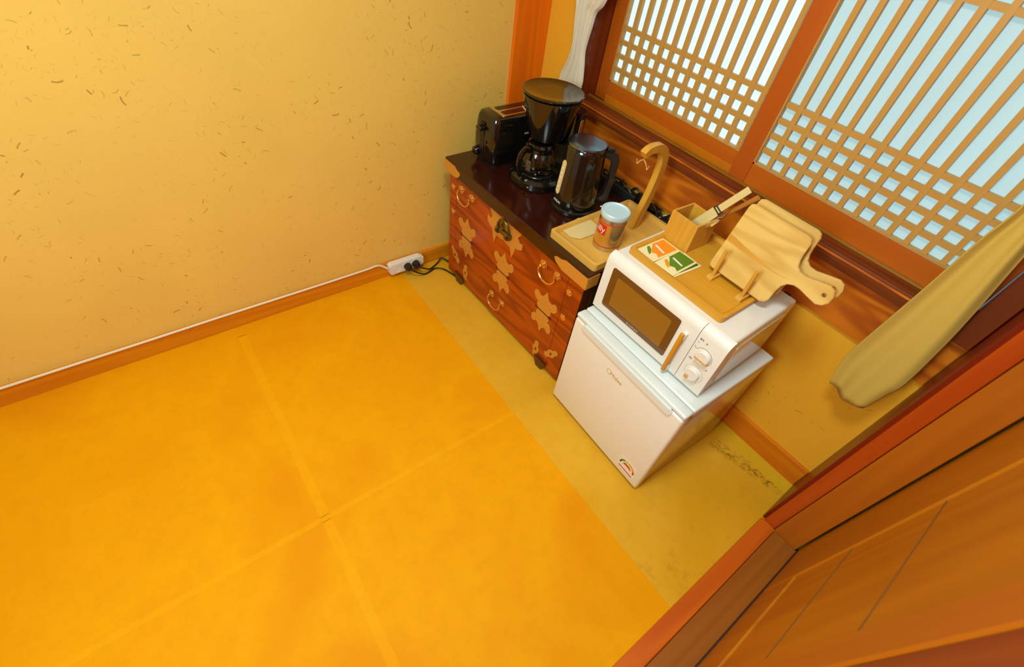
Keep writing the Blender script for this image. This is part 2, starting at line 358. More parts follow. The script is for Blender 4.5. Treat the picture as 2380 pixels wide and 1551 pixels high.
struct('wall_left', B(-.12, 0, -3.0, .12, -.02, 2.4), 'wall_left')
wb = bmesh.new(); box(wb, -.1, 1.95, 0, .14, -.02, .74); box(wb, -.1, .215, 0, .14, .74, 2.4); box(wb, .215, 1.95, 0, .14, 2.0, 2.4); box(wb, 1.675, 1.95, 0, .14, .74, 2.0)
struct('wall_back', wb, 'wall_back')
struct('wall_front', B(-.1, 1.95, -3.1, -3.0, -.02, 2.4), 'wood_stick')
struct('wall_right', B(1.86, 1.98, -3.1, .14, -.02, 2.4), 'wall_back')
struct('ceiling', B(-.1, 1.95, -3.1, .14, 2.4, 2.5), 'wood_stick')

# baseboards
bl = struct('baseboard_left', prism([(0, -.001), (.013, -.001), (.013, .071), (.010, .0755), (0, .0755)], -3.0, -.001, 'XZ'), 'base_wood')
for y, z in ((-2.03, .035), (-1.52, .052), (-.96, .053), (-1.12, .022)):
    obj('nail', prism([(.003 * math.cos(a), .003 * math.sin(a)) for a in [k * PI / 3 for k in range(6)]], 0, .0012, 'YZ', T=Matrix.Translation((.0128, y, z))), 'brass_b', bl)
struct('baseboard_back', B(0.014, 1.679, -.012, 0, 0, .0965, .002), 'base_wood_x')

# posts, apron and sill
struct('trim_1', B(0, .016, -.157, -.001, 0, 2.4, .0025), 'post_wood')
struct('trim_2', B(.018, 1.679, -.013, 0, .602, .752, .002), 'plank')
sill = struct('trim_3', prism([(-.034, .757), (-.034, .792), (-.030, .796), (.029, .796), (.029, .788), (.050, .788), (.050, .796), (.055, .796), (.055, .786), (.10, .786), (.10, .74), (0, .74), (0, .757)], .20, 1.679, 'YZ'), 'sill_wood')
obj('drip_ridge', B(.20, 1.679, -.037, -.031, .784, .790, .001), 'plank', sill)
obj('track_groove', B(.275, .93, .030, .0495, .7882, .7905), 'track_wood', sill)
obj('track_rail', B(.275, 1.63, .0185, .0285, .7955, .801, .001), 'track_wood', sill)
struct('trim_4', B(.216, .277, -.040, .11, .757, 2.0, .003), 'jamb')
struct('trim_5', B(1.632, 1.679, -.040, .11, .757, 2.0, .003), 'jamb')

# paper-backed lattice sashes
def sash(name, x0, x1, y0, st_l, st_r, z0, zr, nper, pane, off):
    z1 = 1.97; yb = y0 + .0205
    s = thing(name, None, None, (0, 0, 0), kind='structure')
    obj('stile', B(x0, x0 + st_l, y0, yb, z0, z1, .0025), 'sash_z', s); obj('stile', B(x1 - st_r, x1, y0, yb, z0, z1, .0025), 'sash_z', s)
    obj('rail', B(x0 + st_l, x1 - st_r, y0 + .001, yb, z0, zr, .002), 'sash_x', s)
    obj('rail', B(x0 + st_l, x1 - st_r, y0 + .001, yb, z1 - .06, z1, .002), 'sash_x', s)
    a, b = x0 + st_l, x1 - st_r; ba = y0 + .006; bb = y0 + .019
    # beaded edge round the lattice opening
    bd = bmesh.new()
    box(bd, a, b, y0 - .001, bb, zr, zr + .0045); box(bd, a, a + .0045, y0 - .001, bb, zr, z1 - .06); box(bd, b - .0045, b, y0 - .001, bb, zr, z1 - .06)
    obj('beading', bd, 'lattice_x', s)
    bw = .0072
    x = a + off; vm = None
    while x < b - .008:
        o = obj('lattice_bar', B(-bw, bw, ba, bb, zr, z1 - .06), 'lattice', s) if vm is None else vm.copy()
        if vm is None: vm = o
        else: C.objects.link(o)
        o.location = (x, 0, 0); x += nper
    hm = None; dz = .0425
    zs = [zr + dz * k for k in range(1, 5)] + [1.326 + dz * k for k in range(0, 5)] + [1.735 + dz * k for k in range(0, 5)]
    for z in zs:
        o = obj('lattice_bar', B(a, b, ba + .0008, bb - .0008, -.0070, .0070), 'lattice_x', s) if hm is None else hm.copy()
        if hm is None: hm = o
        else: C.objects.link(o)
        o.location = (0, 0, z)
    obj('paper_pane', B(a - .01, b + .01, bb + .0005, bb + .0012, zr - .01, z1 - .05), pane, s, label='daylit translucent paper')
    return s
s2 = sash('window_2', .920, 1.630, .030, .057, .055, .795, .862, .0445, 'pane_r', .0445)
s1 = sash('window_1', .279, .990, .0515, .056, .056, .787, .863, .0433, 'pane_l', .0433)
# lower ledge of the far sash
obj('ledge', B(.335, .934, .0475, .0515, .789, .818, .001), 'sash_low', s1)

# right hand side: corner post, threshold, lining, panelled door
struct('trim_6', B(1.681, 1.728, -.205, .0, .0, 2.4, .002), 'rpost_shade')
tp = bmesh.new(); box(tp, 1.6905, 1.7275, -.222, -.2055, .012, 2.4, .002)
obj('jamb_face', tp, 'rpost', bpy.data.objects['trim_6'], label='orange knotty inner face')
struct('trim_7', B(1.681, 1.731, -3.0, -.222, 0, .018, .003), 'thresh')
struct('trim_8', B(1.7285, 1.803, -.232, -.212, .0, 2.4, .002), 'lining')
struct('trim_9', B(1.7315, 1.84, -3.0, -.2325, 0, .028, .002), 'lining_y')
dr = thing('door_1', None, None, (1.81, 0, 0), kind='structure')
obj('stile', B(0, .035, -.432, -.214, .034, 2.1, .003), 'door', dr)
obj('stile', B(-.004, .035, -.888, -.812, .034, 2.1, .004), 'door_near', dr)
obj('rail', B(.0005, .035, -.812, -.432, .034, .20, .003), 'door', dr)
obj('rail', B(.0005, .035, -.812, -.432, 2.0, 2.1, .003), 'door', dr)
for a, b in ((.20, .4244), (.4276, .6976), (.7009, 1.0), (1.003, 1.4), (1.403, 2.0)): obj('panel', B(.006, .03, -.812, -.4325, a, b), 'door', dr)
for z_ in (.426, .69925): obj('joint_strip', B(.0045, .03, -.812, -.4325, z_ - .0012, z_ + .0012), 'joint', dr)
obj('backing', B(.031, .036, -.812, -.432, .2, 2.0), 'dark_gap', dr)
obj('shadow_strip', B(-.0035, .03, -.888, -.2345, .0282, .0345), 'dark_gap', dr)  # dark strip painted in for the shadow line under the door
struct('trim_10', B(1.8095, 1.86, -3.0, -.8905, .0282, 2.4, .002), 'near_post')

# ================================================================ CHEST
CH = thing('chest', 'dark red elm storage chest with brass fittings under the kitchen appliances', 'chest', (.0925, -.488, 0), .0235)
obj('top_board', B(-.006, .806, -.002, .428, .512, .5637, .003), 'chest_top', CH, label='glossy dark lacquered top')
obj('body', B(.010, .793, .015, .42, .012, .512), 'chest_side', CH)
f = .012
obj('frame_panel', B(.010, .060, f, .016, .012, .512, .0012), 'chest', CH); obj('frame_panel', B(.724, .793, f, .016, .012, .512, .0012), 'chest', CH)
obj('drop_door', B(.0612, .7228, f, .016, .2735, .511, .0012), 'chest', CH)
obj('lower_panel', B(.0612, .7228, f, .016, .013, .2715, .0012), 'chest', CH)
for s in (.07, .155), (.655, .735):
    obj('foot', prism([(s[0] + .02, .012), (s[0] + .025, -.0), (s[1] - .025, -.0), (s[1] - .02, .012), (s[1] - .005, .045), (s[0] + .005, .045)], .001, .05), 'chest_side', CH)
def mirror(h): return h + [(-x, z) for x, z in h[::-1] if abs(x) > 1e-6]
def cplate(name, pts, s, z, mat='brass', y0=.0095, y1=.0122, bev=.0006): return obj(name, prism([(s + a, z + b) for a, b in pts], y0, y1, 'XZ', bev=bev), mat, CH)
wing = [(0, .100), (.010, .078), (.017, .066), (.030, .062), (.044, .076), (.058, .070), (.063, .053), (.052, .036), (.034, .030), (.040, .016), (.030, .004)]
but = mirror(wing + [(a * .9, -b * 1.02) for a, b in wing[::-1]])
for s in (.146, .398, .650):
    h = cplate('butterfly_hinge', but, s, .270)
    cplate('hinge_joint', rrect(-.045, .045, -.0022, .0022, .001, 2), s, .270, 'dark_gap', .0088, .0096, 0)
    for dx, dz in ((.03, .045), (-.03, .045), (0, .06), (.03, -.045), (-.03, -.045), (0, -.06)): obj('rivet', prism([(s + dx + .0035 * math.cos(t), .27 + dz + .0035 * math.sin(t)) for t in [q * PI / 4 for q in range(8)]], .0075, .0096), 'brass_b', h)
lockp = mirror([(0, .002), (.095, .002), (.092, -.03), (.075, -.052), (.088, -.066), (.106, -.060), (.106, -.085), (.085, -.098), (.070, -.100), (.066, -.125), (.055, -.155), (.046, -.125), (.038, -.112), (.020, -.116), (0, -.108)][::-1])
cplate('lock_plate', [(x, z) for x, z in lockp], .381, .526)
lk = bmesh.new(); cyl(lk, (.345, .004, .455), (.425, .004, .455), .011, 12); cyl(lk, (.352, .0, .455), (.362, .0, .455), .015, 12); cyl(lk, (.408, .0, .455), (.418, .0, .455), .015, 12)
tube([(.350, .004, .458), (.352, 0, .480), (.365, .002, .500), (.385, .0, .505), (.405, .002, .492), (.415, .004, .465)], .0045, 8, lk, 4)
tube([(.375, .003, .52), (.378, -.001, .50), (.372, -.002, .485), (.382, .0, .468)], .007, 8, lk, 4)
prism([(.365, .505), (.375, .525), (.395, .528), (.405, .512), (.385, .498)], .002, .010, 'XZ', lk, .001)
obj('padlock', lk, 'brass_dk', CH, True, label='dark brass fish-shaped padlock')
for s, z in ((.038, .455), (.040, .342), (.742, .441), (.745, .327)):
    b = bmesh.new(); prism([(s + .0125 * (1 + .14 * math.cos(6 * t)) * math.cos(t), z + .0125 * (1 + .14 * math.cos(6 * t)) * math.sin(t)) for t in [q * PI / 18 for q in range(36)]], .0085, .0122, 'XZ', b, .0008)
    cyl(b, (s, .0095, z), (s, .005, z), .005, 10); obj('stud', b, 'brass_b', CH, True)
for s, z in ((.132, .472), (.640, .464), (.386, .122)):
    o = None
    for d in (-.036, .036):
        h = bmesh.new()
        prism([(s + d + .0165 * (1 + .12 * math.cos(5 * t)) * math.cos(t), z + .0165 * (1 + .12 * math.cos(5 * t)) * math.sin(t)) for t in [q * PI / 15 for q in range(30)]], .0085, .0122, 'XZ', h, .0008)
        cyl(h, (s + d, .010, z), (s + d, -.006, z), .0045, 10)
        if o is None: o = obj('drop_handle', h, 'brass_b', CH, True)
        else: obj('handle_rosette', h, 'brass_b', o, True)
    k = .042
    obj('bail', tube([(s - .036, -.005, z), (s - .040, -.007, z - .014), (s - .030, -.009, z - .032), (s - .012, -.010, z - k), (s + .012, -.010, z - k), (s + .030, -.009, z - .032), (s + .040, -.007, z - .014), (s + .036, -.005, z)], .0034, 8, None, 4), 'brass_b', o, True)
corner = [(0, .045), (0, 0), (.075, .0), (.098, .012), (.106, .026), (.098, .034), (.085, .036), (.07, .045)]
b = prism([(-.0075 + a, .511 + z) for a, z in corner], -.0038, .001, 'XZ', bev=.0005); box(b, -.0085, -.0062, -.0035, .05, .511, .5562); obj('corner_fitting', b, 'brass', CH)
b = prism([(.8075 - a * 1.45, .511 + z) for a, z in corner], -.0038, .001, 'XZ', bev=.0005); box(b, .8062, .8085, -.0035, .05, .511, .5562); obj('corner_fitting', b, 'brass', CH)
stem = mirror([(0, .045), (.012, .036), (.010, .020), (.018, .008), (.018, -.008), (.010, -.018), (.014, -.034), (0, -.045)])
for s, z, r in ((.066, .130, .75), (.150, .085, 0), (.655, .070, 0), (.735, .118, -.75)):
    o = cplate('side_fitting', [(a * math.cos(r) - b_ * math.sin(r), a * math.sin(r) + b_ * math.cos(r)) for a, b_ in stem], s, z)
    obj('keyhole', B(s - .004, s + .004, .0085, .0096, z - .007, z + .007, .0005), 'brass_dk', o)
obj('side_strap', B(.7932, .7955, .06, .10, .30, .46), 'brass_dk', CH); obj('side_strap', B(.7932, .7950, .25, .29, .30, .46), 'brass_dk', CH)

# ================================================================ FRIDGE
FR = thing('refrigerator', 'small white one-door refrigerator standing on the yellow floor', 'refrigerator', (.9241, -.5098, 0), -.0192)
W_, D_, H_ = .450, .4185, .4564
obj('cabinet', B(.004, W_ - .004, .047, D_, .014, H_ - .030, .004), 'side_reflection', FR, True)
obj('top_panel', B(.0, W_, .040, D_ + .002, H_ - .030, H_, .006, 3), 'white_band', FR, True)
obj('top_lip', B(.0, W_, .002, .0385, H_ - .019, H_ - .002, .006, 3), 'white_band', FR, True)
fd = obj('door', B(0, W_, 0, .038, .014, H_ - .021, .009, 4), 'white', FR, True)
gh = bmesh.new(); prism(rrect(.040, .412, .4165, .4400, .008), -.0055, .004, 'XZ', gh, .003)
obj('door_grip', gh, 'white_band', fd, True)
obj('door_seal', B(.006, W_ - .006, .0385, .0465, .018, H_ - .030), 'grey_ink', FR)

for x in (.03, .42): obj('foot', lathe([(0, 0), (.014, 0), (.014, .010), (.010, .0155), (0, .0155)], 12, (x, .025)), 'rubber', FR)
for x in (.03, .42): obj('foot', lathe([(0, 0), (.014, 0), (.014, .010), (.010, .0155), (0, .0155)], 12, (x, .38)), 'rubber', FR)
text('Midea', .021, front_T(.217, -.0006, .3605), 'gold_ink', fd)
ring = bmesh.new(); tube([(.186 + .0085 * math.cos(t), -.0004, .363 + .0085 * math.sin(t)) for t in [.6 + q * .5 for q in range(11)]], .0008, 6, ring)
obj('emblem', ring, 'gold_ink', fd)
el = obj('energy_label', prism(rrect(.352, .426, .042, .104, .006), -.0004, .0004), 'white', fd)
def arcband(cx, cz, r0, r1, a0, a1, n=8):
    A = [math.radians(a0 + (a1 - a0) * k / n) for k in range(n + 1)]
    return [(cx + r1 * math.cos(t), cz + r1 * math.sin(t)) for t in A] + [(cx + r0 * math.cos(t), cz + r0 * math.sin(t)) for t in A[::-1]]
for a0, a1, mt in ((180, 150, 'dgreen_ink'), (148, 122, 'green_ink'), (120, 92, 'lime_ink'), (90, 58, 'yellow_ink'), (56, 28, 'orange_ink'), (26, 0, 'red')):
    obj('label_arc', prism(arcband(.389, .066, .026, .0325, a0, a1), -.0011, -.0005), mt, el)
obj('label_text_bar', B(.359, .420, -.0011, -.0005, .0475, .0515), 'red', el)
obj('label_needle', prism([(.370, .072), (.378, .084), (.398, .083), (.408, .070), (.392, .074)], -.0011, -.0005), 'red_dk', el)

# ================================================================ MICROWAVE
MW = thing('microwave', 'white microwave oven with amber window standing on the refrigerator', 'microwave', (.9292, -.4511, .4564), .02)
zt = .6731 - .4564; z0 = .0125; mw = .417; md = .3145
bd = bmesh.new(); prism(rrect(.0015, mw - .0015, z0, zt, .008), .022, md, 'XZ', bd); obj('casing', bd, 'white', MW, True)
# front bezel bends back at the top edge
pr = [(.0, z0), (.0, zt - .026), (.004, zt - .010), (.013, zt - .002), (.024, zt + .0005), (.024, z0)]
bz = prism(pr, 0, .3335, 'YZ'); md_door = obj('door', bz, 'white2', MW, True)
obj('control_panel', prism(pr, .3350, mw, 'YZ'), 'white2', MW, True)
wn = obj('window_frame', prism(rrect(.031, .279, .4975 - .4564, .641 - .4564, .007), -.0022, .0025), 'glass_dark', md_door, True)
obj('window_mesh', prism(rrect(.056, .256, .515 - .4564, .621 - .4564, .005), -.0030, -.0018), 'glass_mesh', md_door)
text('DAEWOO', .0062, front_T(.157, -.0026, .5045 - .4564), 'white_ink', md_door, space=1.9)
hz0, hz1 = .448 - .4564, .625 - .4564
hd = bmesh.new(); box(hd, .297, .3095, -.022, -.013, z0 + .004, hz1, .004, 3); obj('handle', hd, 'handle_orange', md_door, True, label='orange wooden handle bar')
obj('handle_mount', B(.2985, .3115, -.0135, .001, hz1 - .022, hz1 - .003, .002), 'white2', md_door); obj('handle_mount', B(.2985, .3115, -.0135, .001, z0 + .006, z0 + .022, .002), 'white2', md_door)
for zc, nm in ((.592, 'power'), (.5225, 'timer')):
    k = bmesh.new(); n = 36; prof = [(0, -.011), (.0175, -.011), (.0195, -.009), (.0205, .0), ]
    lathe([(r, -y) for r, y in prof], 36, bm=k); bmesh.ops.transform(k, matrix=Matrix.Translation((.3745, 0, zc - .4564)) @ Matrix.Rotation(PI / 2, 4, 'X'), verts=k.verts[:])
    kn = obj('knob', k, 'white2', MW, True)
    if nm == 'power': obj('knob_marker', B(.355, .394, -.0130, -.0105, zc - .4564 - .0105, zc - .4564 - .006, .0008), 'gold_ink', kn)
    else: obj('knob_marker', B(.359, .370, -.0130, -.0105, zc - .4564 - .020, zc - .4564 - .006, .001), 'gold_ink', kn)
cp = bpy.data.objects['control_panel']
ar = bmesh.new(); tube([(.372 + .026 * math.cos(t), -.0002, .590 - .4564 + .026 * math.sin(t)) for t in [math.radians(155 - q * 14) for q in range(15)]], .0006, 6, ar)
tube([(.3485, -.0002, .601 - .4564), (.344, -.0002, .600 - .4564), (.340, -.0002, .607 - .4564)], .0006, 6, ar)
obj('dial_mark', ar, 'grey_ink', MW)
tk = bmesh.new()
for q in range(26):
    t = math.radians(205 - q * 11.5); r0, r1 = .025, .0285 if q % 2 else .030
    tube([(.3745 + r0 * math.cos(t), -.0002, .5225 - .4564 + r0 * math.sin(t)), (.3745 + r1 * math.cos(t), -.0002, .5225 - .4564 + r1 * math.sin(t))], .0004, 4, tk)
obj('timer_scale', tk, 'grey_ink', MW)
for s_, x, z, sz in (('출력', .348, .634, .0065), ('중', .364, .632, .0055), ('해동', .346, .561, .0055), ('분', .398, .561, .005), ('약', .343, .6215, .004)):
    text(s_, sz, front_T(x, -.0004, z - .4564), 'grey_ink', MW)
# pressed side panel
sp = bmesh.new(); prism(rrect(.050, .295, z0 + .022, zt - .030, .016), mw - .0016, mw + .0018, 'YZ', sp, .0012); obj('side_panel', sp, 'side_reflection', MW, True)
for x in (.03, .385):
    for y in (.04, .285): obj('foot', lathe([(0, .0005), (.011, .0005), (.012, .0128), (0, .0128)], 10, (x, y)), 'rubber', MW)
obj('power_cord', tube([(.375, .3145, .196), (.382, .330, .204), (.388, .336, .185), (.390, .330, .140), (.388, .322, .100)], .0042, 8, None, 5), 'rubber', MW, True)
obj('cord_guard', B(.372, .392, .3148, .330, .196, .2140, .002), 'rubber', MW)

# ================================================================ TOASTER
T0 = thing('toaster', 'black two-slot toaster with chrome top on chest corner by the left wall', 'toaster', (.183, -.262, .5637), .02)
def loft(rings, bm=None):
    bm = bm or bmesh.new(); R = [[bm.verts.new(p) for p in r] for r in rings]
    for a, b in zip(R, R[1:]):
        for i in range(len(a)): bm.faces.new([a[i], a[(i + 1) % len(a)], b[(i + 1) % len(a)], b[i]])
    bm.faces.new(R[0]); bm.faces.new(R[-1][::-1]); return bm
def slab_ring(hx, hy, r, z): return [(x, y, z) for x, y in rrect(-hx, hx, -hy, hy, r, 5)]
obj('shell', loft([slab_ring(.060, .118, .022, .010), slab_ring(.067, .126, .026, .030), slab_ring(.068, .127, .027, .10), slab_ring(.063, .122, .028, .165), slab_ring(.058, .117, .026, .178), slab_ring(.050, .108, .022, .183)]), 'black', T0, True)
obj('base', loft([slab_ring(.058, .115, .022, 0), slab_ring(.060, .118, .022, .0105)]), 'rubber', T0)
tp = obj('top_plate', prism(rrect(-.046, .046, -.078, .100, .012), .1832, .1862, 'XY', bev=.001), 'chrome', T0, True)
for x in (-.020, .020):
    obj('slot', prism(rrect(x - .0140, x + .0140, -.064, .086, .008), .1862, .1868, 'XY'), 'black_side', tp)
lv = bmesh.new(); box(lv, -.020, .006, -.1285, -.1245, .040, .155, .003); obj('lever_slot', lv, 'black_side', T0)
obj('lever', B(-.022, .008, -.149, -.128, .128, .142, .004, 3), 'black', T0, True)
k = bmesh.new(); lathe([(0, .017), (.013, .017), (.016, .014), (.017, 0)], 20, bm=k); bmesh.ops.transform(k, matrix=Matrix.Translation((-.032, -.1255, .038)) @ Matrix.Rotation(PI / 2, 4, 'X'), verts=k.verts[:]); obj('browning_knob', k, 'black', T0, True)
for z in (.05, .068, .086): obj('button', B(.014, .026, -.1305, -.126, z, z + .010, .002), 'black_side', T0)
text('PHILIPS', .010, Matrix.Translation((.0687, .030, .118)) @ Matrix.Rotation(PI / 2, 4, 'Z') @ Matrix.Rotation(PI / 2, 4, 'X'), 'white_ink', T0)

# ================================================================ COFFEE MAKER
CM = thing('coffee_maker', 'black drip coffee maker with glass carafe between toaster and kettle', 'coffee maker', (.372, -.250, .5637), 0)
a_ = math.radians(8)
CM.rotation_euler = (0, 0, a_)
obj('base', loft([slab_ring(.098, .108, .085, 0), slab_ring(.103, .113, .09, .006), slab_ring(.101, .111, .088, .026), slab_ring(.090, .100, .08, .036)]), 'black', CM, True)
obj('warming_plate', lathe([(0, .0362), (.062, .0362), (.066, .039), (.064, .0415), (0, .0415)], 32, (0, -.022)), 'black_side', CM, True)
col = bmesh.new(); pts = [(x, y) for x, y in rrect(-.085, .085, .052, .118, .03)]
prism(pts, .034, .255, 'XY', col, .003); obj('water_tank', col, 'black', CM, True)
obj('filter_basket', lathe([(0, .158), (.050, .158), (.062, .165), (.074, .20), (.088, .25), (.1, .296), (.102, .306), (.098, .306), (.0, .300)], 48, (0, .0)), 'black', CM, True)
obj('lid', lathe([(0, .3005), (.094, .3025), (.1005, .308), (.1045, .312), (.1055, .317), (.1015, .319), (.093, .3155), (.05, .3135), (0, .313)], 48), 'black', CM, True)
obj('water_gauge', B(.0852, .0882, .066, .082, .075, .235, .001), 'chrome', CM)
text('PHILIPS', .009, Matrix.Translation((-.040, -.0905, .262)) @ Matrix.Rotation(-.41, 4, 'Z') @ Matrix.Rotation(PI / 2 + .25, 4, 'X'), 'white_ink', CM)
cf = obj('carafe', lathe([(.0, .042), (.050, .0425), (.060, .050), (.0645, .070), (.062, .095), (.050, .122), (.045, .130), (.0435, .130), (.048, .121), (.060, .095), (.0625, .070), (.058, .051), (.049, .0445), (0, .044)], 40, (0, -.022)), 'glass', CM, True)
obj('carafe_band', lathe([(.0455, .121), (.0515, .1205), (.052, .133), (.046, .134)], 32, (0, -.022)), 'black', cf, True)
obj('carafe_lid', lathe([(0, .134), (.047, .134), (.049, .140), (.044, .148), (.015, .153), (0, .153)], 32, (0, -.022)), 'black', cf, True)
obj('carafe_handle', tube([(.0, -.066, .130), (.0, -.094, .139), (.0, -.118, .126), (.0, -.124, .100), (.0, -.121, .070), (.0, -.110, .046)], .010, 10, None, 5, flat=1.3, rs=lambda t: .011 - .003 * t), 'black', cf, True)
obj('scale_print', B(.0, .0225, -.0855, -.0850, .06, .10), 'smoke', cf)
obj('switch', B(-.014, .014, -.1145, -.108, .010, .020, .002), 'black_side', CM)
lamp = obj('switch_mark', B(.035, .045, -.108, -.1035, .012, .017, .001), 'steel', CM)

# ================================================================ KETTLE
KT = thing('kettle', 'black electric kettle with water gauge standing in front of the coffee maker', 'kettle', (.576, -.254, .5637), math.radians(52))
obj('power_base', lathe([(0, 0), (.080, 0), (.083, .004), (.082, .014), (.074, .020), (0, .020)], 40), 'black_side', KT, True)
obj('body', lathe([(0, .0205), (.076, .0205), (.0775, .026), (.0775, .045), (.0765, .05), (.0665, .205), (.0635, .222), (.060, .226), (0, .226)], 48), 'black', KT, True)
obj('lid', lathe([(0, .2262), (.0605, .2262), (.0635, .229), (.0625, .2345), (.058, .2365), (.030, .2375), (0, .2375)], 48), 'lid_daylight', KT, True)
obj('lid_button', B(.066, .092, -.012, .012, .214, .226, .004, 3), 'black_side', KT, True)
hb = bmesh.new()
outer = [(.055, .218), (.090, .216), (.108, .206), (.115, .188), (.116, .120), (.112, .040), (.100, .030), (.070, .030)]
inner = [(.072, .050), (.094, .052), (.0965, .120), (.0970, .172), (.092, .188), (.082, .194), (.066, .194)]
o_pts = [(a, b) for a, b in outer] + [(a, b) for a, b in [(.0745, .060)]] + inner[1:] + [(.064, .196)]
prism(o_pts, -.0135, .0135, 'XZ', hb, .004); obj('handle', hb, 'satin', KT, True)
ga = math.radians(257 - 52)
gT = Matrix.Rotation(ga + PI / 2, 4, 'Z')
gz = bmesh.new(); prism(rrect(-.0105, .0105, .060, .178, .009), -.0016, .0016, 'XZ', gz, .001)
bmesh.ops.transform(gz, matrix=Matrix.Translation((.0738 * math.cos(ga), .0738 * math.sin(ga), 0)) @ gT @ Matrix.Translation((0, 0, .12)) @ Matrix.Rotation(-.064, 4, 'X') @ Matrix.Translation((0, 0, -.12)), verts=gz.verts[:])
gg = obj('water_gauge', gz, 'filter', KT)
dg = bmesh.new()
for q in range(6): box(dg, -.003, .003, -.0026, -.0012, .068 + q * .016, .073 + q * .016, .0008)
bmesh.ops.transform(dg, matrix=Matrix.Translation((.0738 * math.cos(ga), .0738 * math.sin(ga), 0)) @ gT @ Matrix.Translation((0, 0, .12)) @ Matrix.Rotation(-.064, 4, 'X') @ Matrix.Translation((0, 0, -.12)), verts=dg.verts[:])
obj('gauge_mark', dg, 'white_ink', gg)
ta = math.radians(264 - 52)
text('PHILIPS', .0115, Matrix.Translation((.0782 * math.cos(ta), .0782 * math.sin(ta), .0355)) @ Matrix.Rotation(ta + PI / 2, 4, 'Z') @ Matrix.Rotation(PI / 2, 4, 'X'), 'white_ink', KT)

# ================================================================ TRAY WITH HANGING HOOK
TR = thing('hook_tray', 'pale wooden tray with a curved banana hook on the right end of the chest', 'tray', (.677, -.449, .5640), .032)
tw, tl = .2135, .390
def tray_mesh(w_, l_, h, rim, floor_t, r=.012):
    bm = bmesh.new(); o = rrect(0, w_, 0, l_, r); i1 = rrect(rim, w_ - rim, rim, l_ - rim, max(r - rim * .4, .004)); i2 = rrect(rim + .006, w_ - rim - .006, rim + .006, l_ - rim - .006, max(r - rim * .4, .004))
    R = [[(x, y, 0) for x, y in o], [(x, y, h) for x, y in o], [(x, y, h) for x, y in i1], [(x, y, floor_t) for x, y in i2]]
    V = [[bm.verts.new(p) for p in q] for q in R]
    for a, b in zip(V, V[1:]):
        for k in range(len(a)): bm.faces.new([a[k], a[(k + 1) % len(a)], b[(k + 1) % len(a)], b[k]])
    bm.faces.new(V[0]); bm.faces.new(V[-1]); return bm
obj('tray_body', tray_mesh(tw, tl, .024, .011, .010), 'bamboo', TR)
armp = [(.116, .283, .008), (.116, .292, .050), (.116, .306, .110), (.116, .316, .170), (.116, .318, .225), (.116, .308, .265), (.116, .283, .292), (.116, .250, .300), (.116, .220, .298), (.116, .203, .288)]
def ribbon(path, wx, th, bm=None, sm=5):
    bm = bm or bmesh.new(); P = smooth_path(path, sm); rg = []
    for i, p in enumerate(P):
        t = (P[min(i + 1, len(P) - 1)] - P[max(i - 1, 0)]).normalized(); nrm = Vector((1, 0, 0)).cross(t).normalized(); f_ = i / (len(P) - 1); tt = th * (1.25 - .45 * f_) if not callable(th) else th(f_)
        rg.append([bm.verts.new(p + Vector((sx * wx / 2, 0, 0)) + nrm * sn * tt / 2) for sx, sn in ((-1, -1), (1, -1), (1, 1), (-1, 1))])
    for a, b in zip(rg, rg[1:]):
        for k in range(4): bm.faces.new([a[k], a[(k + 1) % 4], b[(k + 1) % 4], b[k]])
    f0 = bm.faces.new(rg[0]); f1 = bm.faces.new(rg[-1][::-1])
    es = [e for e in bm.edges if len(e.link_faces) == 2 and abs(e.link_faces[0].normal.dot(e.link_faces[1].normal)) < .6]
    bm.normal_update(); return bm
obj('hook_arm', ribbon(armp, .021, .027), 'bamboo_z', TR, True)
hk = bmesh.new()
cyl(hk, (.116, .214, .288), (.116, .214, .270), .0028, 8)
for d in (-1, 1): tube([(.116, .214, .272), (.116 + d * .012, .214, .262), (.116 + d * .020, .214, .250), (.116 + d * .024, .214, .262)], .0030, 8, hk, 4)
obj('hook', hk, 'brass_b', TR, True)

# coffee tin
TN = thing('coffee_tin', 'round coffee tin with gold side band and lid with daylight blue put into its colour on the hook tray', 'tin', (.812, -.322, .5742), 0)
cr = .0425
obj('can', lathe([(0, 0), (cr - .001, 0), (cr, .002), (cr, .112), (cr - .001, .114), (0, .114)], 48), 'tin', TN, True)
obj('gold_band', lathe([(cr + .0004, .020), (cr + .0007, .020), (cr + .0007, .096), (cr + .0004, .096)], 40, ang=(math.radians(175), math.radians(312))), 'can_gold', TN, True)  # gold-coloured band over part of the side
obj('lid', lathe([(cr - .002, .1142), (cr + .0022, .1142), (cr + .0028, .117), (cr + .0028, .128), (cr + .0012, .1305), (cr - .0025, .1305), (cr - .0045, .1275), (.02, .127), (0, .1268)], 48), 'tin_lid_daylight_tint', TN, True)
for z in (.096, .0155): obj('red_ring', lathe([(cr, z), (cr + .0009, z), (cr + .0009, z + .0032), (cr, z + .0032)], 48), 'red_dk', TN, True)
la = math.radians(268)
sq = bmesh.new(); nn = 6
def curved_patch(a0, a1, z0, z1, r, thick, bm=None, n=8):
    bm = bm or bmesh.new(); V = []
    for k in range(n + 1):
        t = a0 + (a1 - a0) * k / n; V.append([bm.verts.new((rr * math.cos(t), rr * math.sin(t), z)) for rr, z in ((r, z0), (r + thick, z0), (r + thick, z1), (r, z1))])
    for a, b in zip(V, V[1:]):
        for k in range(4): bm.faces.new([a[k], a[(k + 1) % 4], b[(k + 1) % 4], b[k]])
    bm.faces.new(V[0]); bm.faces.new(V[-1][::-1]); return bm
lg = obj('logo_square', curved_patch(la - .42, la + .42, .058, .093, cr + .0004, .0009), 'red', TN, True)
lt = text('illy', .027, Matrix.Rotation(0, 4, 'X'), 'white_ink', TN, 'lettering', .0002)
